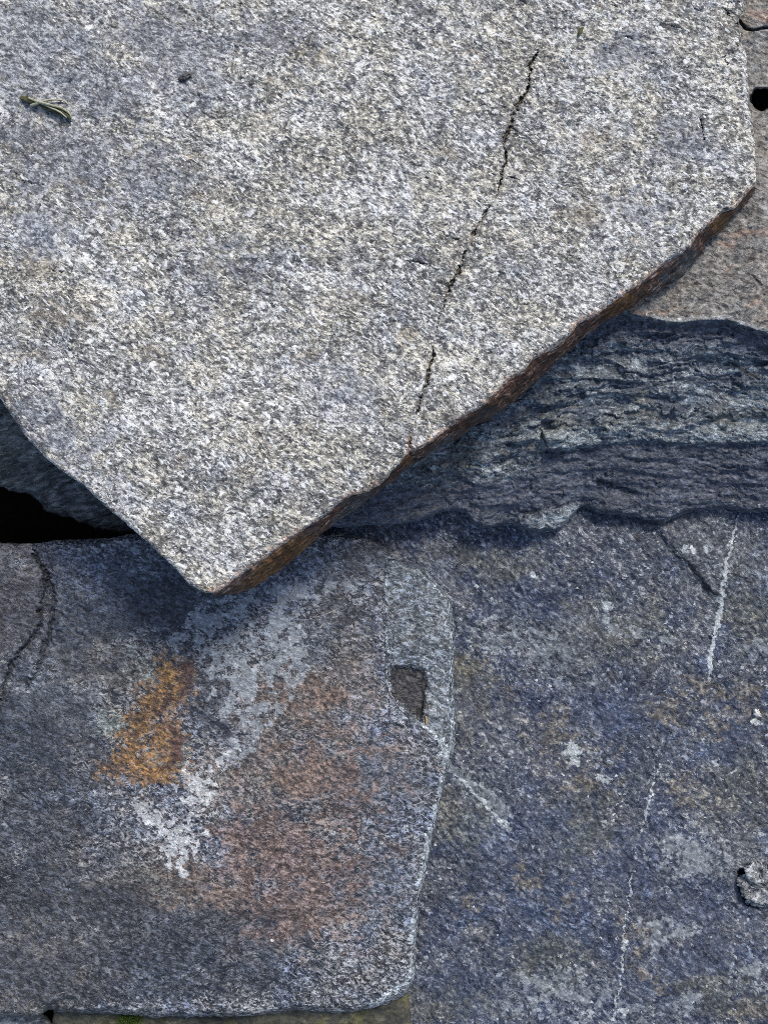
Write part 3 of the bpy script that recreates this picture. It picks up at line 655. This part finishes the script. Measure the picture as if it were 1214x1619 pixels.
for k in range(48):
    x0, y0 = rng.uniform(-20, 1180), rng.uniform(-20, 900); a = R(rng.normal(22, 22)); L = rng.uniform(8, 26); b = rng.normal(0, .5)
    CR.append([(x0 + L*t*math.cos(a + b*t), y0 + L*t*math.sin(a + b*t), w) for t, w in ((0,.3),(.5,rng.uniform(.4,.95)),(1,.3))])
def crackfield(x, y):
    wx, wy = x + 2.6*fbm(x, y, 9, 3, 301, .7), y + 2.2*fbm(x, y, 9, 3, 302, .7)
    m = np.zeros(x.shape)
    for i, c in enumerate(CR): m = np.maximum(m, line_mask(wx, wy, c, 14)*(1 if i == 0 else .72))
    return m*np.clip(.86 + .55*fbm(x, y, 17, 3, 303), .25, 1.0)
def rimdist(x, y): # signed distance-like to the lower right rim, along the chord normal
    p = np.array(RIM)[::-1]
    u = (x-336)*.7996 - (y-938)*.6005; v = -( (x-336)*.6005 + (y-938)*.7996)
    pu = (p[:,0]-336)*.7996 - (p[:,1]-938)*.6005; pv = -((p[:,0]-336)*.6005 + (p[:,1]-938)*.7996)
    return v - np.interp(u, pu, pv)
def zA0(x, y):
    z = 0.128 + 0.004*fbm(x, y, 420, 2, 80) + .0014*fbm(x, y, 120, 3, 81) + .0007*fbm(x, y, 34, 3, 82)
    u, v = rot(x, y, 22)
    pw = 5*fbm(x, y, 12, 3, 87)
    z += .00028*plates(u*.7+pw, v+pw, 12, 8, 740) + .0003*plates(u*.7-pw, v+pw, 34, 20, 750)
    z += .00030*fbm(u*.55, v, 12, 3, 83, .65) + .00016*fbm(x, y, 5, 2, 84)
    z -= .0016*sstep(.25, .0, (np.hypot((x-395)/90., (y-870)/60.) - .6))*sstep(0, 60, x-330)*.6
    return z
def zA(x, y, d):
    z = zA0(x, y) - .0036*sstep(.25, .85, crackfield(x, y))
    rd = rimdist(x, y)
    wd = 10 + 8*fbm(x, y, 45, 2, 85)
    z -= .0022*np.clip(1-rd/np.maximum(wd, 3), 0, 1)**2*(y > 290)
    return z - .0022*np.clip(1-d/7, 0, 1)**2
def aA(x, y):
    w = 10*fbm(x, y, 30, 3, 311)
    rd = rimdist(x, y)
    cr = crackfield(x, y)
    main = line_mask(x, y, [(647,690,3),(647,706,5),(644,722,7)])
    return {
     'dusk': blobs(x+3*w, y+3*w, [(90,250,110,80,20),(60,90,110,90),(250,60,80,60),(230,270,70,45,20),(300,110,60,50),(170,160,70,40),(430,60,60,30),(60,370,60,40),(60,660,60,30,40),(560,620,50,30),(1080,220,50,30),(1020,330,50,24),(120,710,50,30),(990,90,50,30),(360,420,60,30)]),
     'ochre': np.maximum(blobs(x+w, y+w, [(178,638,14,15),(290,730,12,16),(90,500,50,22),(40,560,40,16),(120,280,10,7),(705,240,24,10),(745,82,16,5),(700,70,20,6),(920,340,40,14),(640,530,20,16),(500,90,30,12),(330,420,20,10),(60,420,30,20),(940,220,30,16),(560,470,24,10),(480,560,26,14),(250,560,30,12)]),
                         line_mask(x, y, [(c[0]+2, c[1], c[2]*2.4) for c in CR[0]])*.75),
     'pink': np.maximum(np.clip(.95-np.abs(rd-2)/13, 0, 1)*(y > 290)*(.75 + .55*fbm(x, y, 60, 3, 312)), main),
     'crack': cr,
    }
pale = empty('pale_slab', W(600, 420, .095))
tag(pale, 'big pale grey speckled slab on top, with a long crack and brown broken edge', 'stone slab')
body = slab('slab_body', [(-160,-160),(500,-160),(1190,-160)], [(1190,-160),(1180,-60),(1175,10),(1167,37),(1172,62),(1179,86),(1182,123),(1182,167),(1190,197),(1192,225),(1195,268),(1195,286),(1192,295)], RIM, AL,
     760, 640, zA, aA, M_PALE,
     {0: [(1,.004,1),(1,.015,2),(-3,.03,2)], 1: [(-.5,.003,.5),(-3,.015,2),(-8,.030,2)], 2: [(-5,.005,0),(-7,.016,0),(-9,.028,0)], 3: [(-.5,.0025,.4),(-5,.012,1),(-14,.024,2)]}, parent=pale, seed=81, jag=1.1, smooth=4)

# broken iron-stained side: its own part, a thick crust along the lower right rim
def edge_part():
    n, K = 900, 30
    r = np.array(RIM[::-1], float); l = np.array(LOW[::-1], float)
    U = lambda p: (p[:,0]-336)*.7996 - (p[:,1]-938)*.6005
    V = lambda p: (p[:,0]-336)*.6005 + (p[:,1]-938)*.7996
    ru, lu = np.maximum.accumulate(U(r)+np.arange(len(r))*1e-4), np.maximum.accumulate(U(l)+np.arange(len(l))*1e-4)
    u = np.linspace(0, ru[-1], n)
    rv = np.interp(u, ru, V(r)); lv = np.interp(u, lu, V(l))
    jr = .8*fbm(u, u*0, 12, 4, 401, .6); lv = lv + 1.8*fbm(u, u*0+5, 14, 4, 402, .6)
    lv = np.maximum(lv + 3, rv + .8)
    X0, Y0 = 336 + u*.7996 + rv*.6005, 938 - u*.6005 + rv*.7996
    ztop = zA(X0, Y0, np.zeros(n) + 2.0)
    rows = []
    for k in range(K):
        t = k/(K-1.0)
        ww = lv - rv
        prof = t**.8
        v = rv - 3.0*(1-sstep(0, .08, t)) + ww*prof
        strata = 1.5*fbm(u*.22, np.full(n, t*60.), 9, 4, 403, .65) + 1.1*fbm(u, np.full(n, t*40.), 26, 3, 404)
        v = v + strata*math.sin(math.pi*min(t*1.05, 1))*np.clip(ww/14, .2, 1.4)
        z = ztop - .0006 - .031*t**1.1 + .0012*fbm(u, np.full(n, t*50.), 14, 3, 405)*math.sin(math.pi*t)
        rows.append((336 + u*.7996 + v*.6005, 938 - u*.6005 + v*.7996, z))
    for off, dz in ((-6, .0005), (-16, -.002)):
        v = lv + off
        rows.append((336 + u*.7996 + v*.6005, 938 - u*.6005 + v*.7996, ztop - .0316 - dz))
    v = rv - 9
    rows.append((336 + u*.7996 + v*.6005, 938 - u*.6005 + v*.7996, ztop - .012))
    PX = np.array([q[0] for q in rows]); PY = np.array([q[1] for q in rows]); PZ = np.array([q[2] for q in rows])
    m = len(rows); idx = np.arange(n*m).reshape(m, n)
    F = np.stack([idx[:-1,:-1], idx[1:,:-1], idx[1:,1:], idx[:-1,1:]], -1).reshape(-1, 4)
    F = np.r_[F, np.stack([idx[-1,:-1], idx[0,:-1], idx[0,1:], idx[-1,1:]], -1)]
    wx, wy, wz = W(PX.ravel(), PY.ravel(), PZ.ravel())
    x = PX.ravel(); y = PY.ravel()
    at = {'orange': np.clip(blobs(x, y, [(440,890,70,20,-38),(640,722,10,14),(980,482,30,12,-35),(1140,350,22,12,-40)]), 0, 1),
          'grey': np.clip(blobs(x, y, [(1085,415,30,12,-50),(1060,440,20,8),(700,700,30,5,-35),(560,800,50,6,-38),(640,745,20,4,-38)]), 0, 1)}
    o = mesh_obj('broken_edge', np.c_[wx, wy, wz], F, M_EDGE, None, at)
    adopt(o, pale)
    o['label'] = 'rust brown rough broken side'
edge_part()

# ------------------------------------------------------------------ small loose things
def tube(pts, radii, seg=10, flat=1.0, wob=0.0, seed=0):
    """pts world, returns verts, faces (quads) of a closed tapering tube"""
    p = np.array(pts, float); n = len(p)
    tg = np.gradient(p, axis=0); tg /= np.linalg.norm(tg, axis=1)[:,None]
    up = np.array([0,0,1.0]); side = np.cross(tg, up); side /= np.linalg.norm(side, axis=1)[:,None]+1e-12
    up2 = np.cross(side, tg)
    V = []
    r0 = np.random.default_rng(seed)
    for i in range(n):
        for k in range(seg):
            a = 2*math.pi*k/seg; rr = radii[i]*(1 + wob*r0.uniform(-1,1))
            V.append(p[i] + side[i]*math.cos(a)*rr + up2[i]*math.sin(a)*rr*flat)
    F = [(i*seg+k, i*seg+(k+1)%seg, (i+1)*seg+(k+1)%seg, (i+1)*seg+k) for i in range(n-1) for k in range(seg)]
    b = len(V); V += [p[0], p[-1]]
    for k in range(0, seg, 2):
        F.append((b, (k+2)%seg, k+1, k)); F.append((b+1, (n-1)*seg+k, (n-1)*seg+k+1, (n-1)*seg+(k+2)%seg))
    return V, F
def sp(pts, m):
    p = np.array(pts, float); t = np.arange(len(p)); tt = np.linspace(0, len(p)-1, m)
    out = []
    for q in tt:
        i = int(min(q, len(p)-2)); f = q-i
        a, b, c, d = p[max(i-1,0)], p[i], p[i+1], p[min(i+2, len(p)-1)]
        out.append(.5*((2*b) + (-a+c)*f + (2*a-5*b+4*c-d)*f*f + (-a+3*b-3*c+d)*f**3))
    return np.array(out)
def on(zf, pts):
    out = []
    for (x, y, h) in pts:
        z = float(zf(np.array([float(x)]), np.array([float(y)]))[0]) + h
        out.append(W(x, y, z))
    return out
def tubeobj(name, zf, pts, rad, mat, parent=None, flat=1.0, wob=0.0, m=16, seg=10, seed=0):
    P = sp(on(zf, pts), m); r = np.interp(np.linspace(0, 1, m), np.linspace(0, 1, len(rad)), rad)*S
    V, F = tube(P, r, seg, flat, wob, seed)
    o = mesh_obj(name, V, F, mat)
    if parent: adopt(o, parent)
    return o
q = S
leaf = empty('dried_leaf', on(zA0, [(72,165,0)])[0])
tag(leaf, 'small curled olive dry leaf with a pale stalk, lying top left on the pale slab', 'dry leaf')
tubeobj('blade', zA0, [(58,163,5*q),(72,168,5*q),(90,174,6*q),(104,180,6*q),(112,188,4*q)], [2,4,5.2,4.6,1.5], M_LEAF, leaf, .8, .28, 26, 12, 2)
tubeobj('blade_tip', zA0, [(32,154,3*q),(44,158,4*q),(56,161,5*q),(64,164,4*q)], [1.5,4.4,3.2,1], M_LEAF, leaf, .6, .35, 18, 10, 3)
tubeobj('rib', zA0, [(46,155,7*q),(62,161,9*q),(80,166,11*q),(98,171,11*q),(110,179,9*q),(113,186,6*q)], [1.4,1.8,1.6,1.6,1.4,.9], M_STALK, leaf, m=30)
tubeobj('rib', zA0, [(66,164,9*q),(80,170,10*q),(95,177,10*q),(106,186,7*q)], [.8,1.2,1.2,.8], M_STALK, leaf, m=24)
tubeobj('stalk', zA0, [(50,167,3*q),(58,164,7*q),(66,161,9*q),(72,159,8*q)], [2.1,1.8,1.6,1.2], M_STALK, leaf, m=16)
tubeobj('tendril', zA0, [(66,160,8*q),(80,158,5*q),(96,158,4*q),(104,161,3*q),(109,166,2*q)], [1.2,1.1,1.1,1,.7], M_STALK, leaf, m=22)
needle = tubeobj('leaf_scrap', zA0, [(914,57,2*q),(917,50,3*q),(921,43,2*q)], [1.2,2.6,1.2], M_NEEDLE, None, .5, .15, 12, 8, 5)
tag(needle, 'tiny olive leaf scrap near the top right of the pale slab', 'leaf scrap')

def chip(name, zf, x, y, rx, ry, h, ang, mat, seed, n=36, rings=12, rough=.25, sink=.25, pw=2.5):
    """irregular flat stone: closed, faceted by noise; sizes in photo pixels"""
    z0 = float(zf(np.array([float(x)]), np.array([float(y)]))[0])
    th = np.linspace(0, 2*math.pi, n, endpoint=False); V = []
    for i in range(1, rings):
        ph = math.pi*i/rings
        for t in th:
            cx, sx = math.cos(t), math.sin(t)
            rr = (abs(math.sin(ph)))**(1/pw)
            f = 1 + rough*float(fbm(np.array([cx*2.2+seed]), np.array([sx*2.2+ph*1.5]), 1.1, 4, seed, .6)[0])
            u, v = cx*rx*rr*f, sx*ry*rr*f
            a = R(ang); V.append((x + u*math.cos(a) - v*math.sin(a), y + u*math.sin(a) + v*math.cos(a), z0 + h*S*(math.cos(ph)*(.8+.5*f-.5) + 1 - 2*sink)))
    xx = np.array([p[0] for p in V]); yy = np.array([p[1] for p in V])
    bmp = fbm(xx, yy, max(rx, ry)*.45, 4, seed+50, .6)*h*S*.55
    V = [W(p[0], p[1], p[2]+b_) for p, b_ in zip(V, bmp)]
    m = rings-1
    F = [(i*n+k, (i+1)*n+k, (i+1)*n+(k+1)%n, i*n+(k+1)%n) for i in range(m-1) for k in range(n)]
    b = len(V); V += [tuple(np.mean(V[:n], axis=0)), tuple(np.mean(V[(m-1)*n:m*n], axis=0))]
    for k in range(0, n, 2):
        F.append((b, k, k+1, (k+2)%n)); F.append((b+1, (m-1)*n+(k+2)%n, (m-1)*n+k+1, (m-1)*n+k))
    return mesh_obj(name, V, F, mat)
zE0 = lambda x, y: zE(x, y, np.full(x.shape, 99.))
zD0 = lambda x, y: zD(x, y, np.full(x.shape, 99.))
zB0 = lambda x, y: zB(x, y, np.full(x.shape, 99.))
knob = chip('small_rock', zE0, 1212, 1402, 42, 34, 13, 12, M_CHIP, 5, 120, 60, .3, .3, 1.4)
tag(knob, 'small rough grey rock at the right edge with a dark hollow on its left', 'rock')
tag(chip('stone_flake', zA0, 293, 121, 10, 4.5, 3.5, -28, M_DARKCHIP, 9, 30, 10, .4, .2), 'small dark stone flake on the upper left of the pale slab', 'stone flake')
tag(chip('pebble', zB0, 701, 736, 5, 4.5, 4, 10, plain('beige_pebble', (.24,.20,.17), (.36,.30,.25), 4), 4, 24, 10, .3, .15), 'tiny beige pebble in shade just below the pale slab broken edge', 'pebble')
tag(chip('quartz_chip', zE0, 1196, 1128, 7, 5, 4, 50, M_QUARTZ, 14, 24, 10, .4, .2), 'larger tiny pinkish white quartz chip near the right edge', 'quartz chip', 'white quartz chips')
tag(chip('quartz_chip', zE0, 1189, 1140, 5, 3, 3, -30, M_QUARTZ, 15, 24, 10, .4, .2), 'smaller white sliver of quartz just below left of the pinkish chip', 'quartz chip', 'white quartz chips')
tag(tubeobj('seed_husk', zD0, [(673,1132,2*q),(674,1139,2.5*q),(673,1145,2*q)], [1.2,2.2,1.0], M_HUSK, None, .7, .1, 10, 8), 'tiny tan seed husk beside the dark scar of the rusty slab', 'seed husk')
tag(chip('quartz_grain', zD0, 430, 1487, 3.2, 2.6, 2.5, 20, M_QUARTZ, 24, 20, 8, .3, .2), 'tiny bright white grain below the reddish patch of the rusty slab', 'quartz grain')

# moss tuft at the bottom edge: many tiny blades in one plant
def moss_tuft(x, y, r, n):
    V, F = [], []
    z0 = float(zG(np.array([float(x)]), np.array([float(y)]), np.array([99.]))[0])
    for i in range(n):
        a = rng.uniform(0, 2*math.pi); rr = r*math.sqrt(rng.uniform(0, 1)); bx, by = x + rr*math.cos(a)*1.3, y + rr*math.sin(a)*.8
        h = (1-(rr/r)**2*.7)*9*rng.uniform(.6, 1.2); lx, ly = rng.normal(0, 3, 2); w = rng.uniform(.5, 1.0); b = rng.uniform(0, math.pi)
        c, s = math.cos(b)*w, math.sin(b)*w; k = len(V)
        V += [W(bx-c, by-s, z0), W(bx+c, by+s, z0), W(bx+lx*.5+c*.8, by+ly*.5+s*.8, z0+h*S*.6), W(bx+lx+c*.1, by+ly+s*.1, z0+h*S), W(bx+lx*.5-c*.8, by+ly*.5-s*.8, z0+h*S*.6)]
        F += [(k, k+1, k+2, k+4), (k+4, k+2, k+3, k+3)]
    me = bpy.data.meshes.new('moss_tuft'); me.from_pydata(V, [], [f if f[2] != f[3] else f[:3] for f in F]); me.materials.append(M_MOSS)
    o = bpy.data.objects.new('moss_tuft', me); COL.objects.link(o); return o
tag(moss_tuft(205, 1615, 15, 520), 'small green moss tuft at the bottom edge on the damp stone', 'moss')
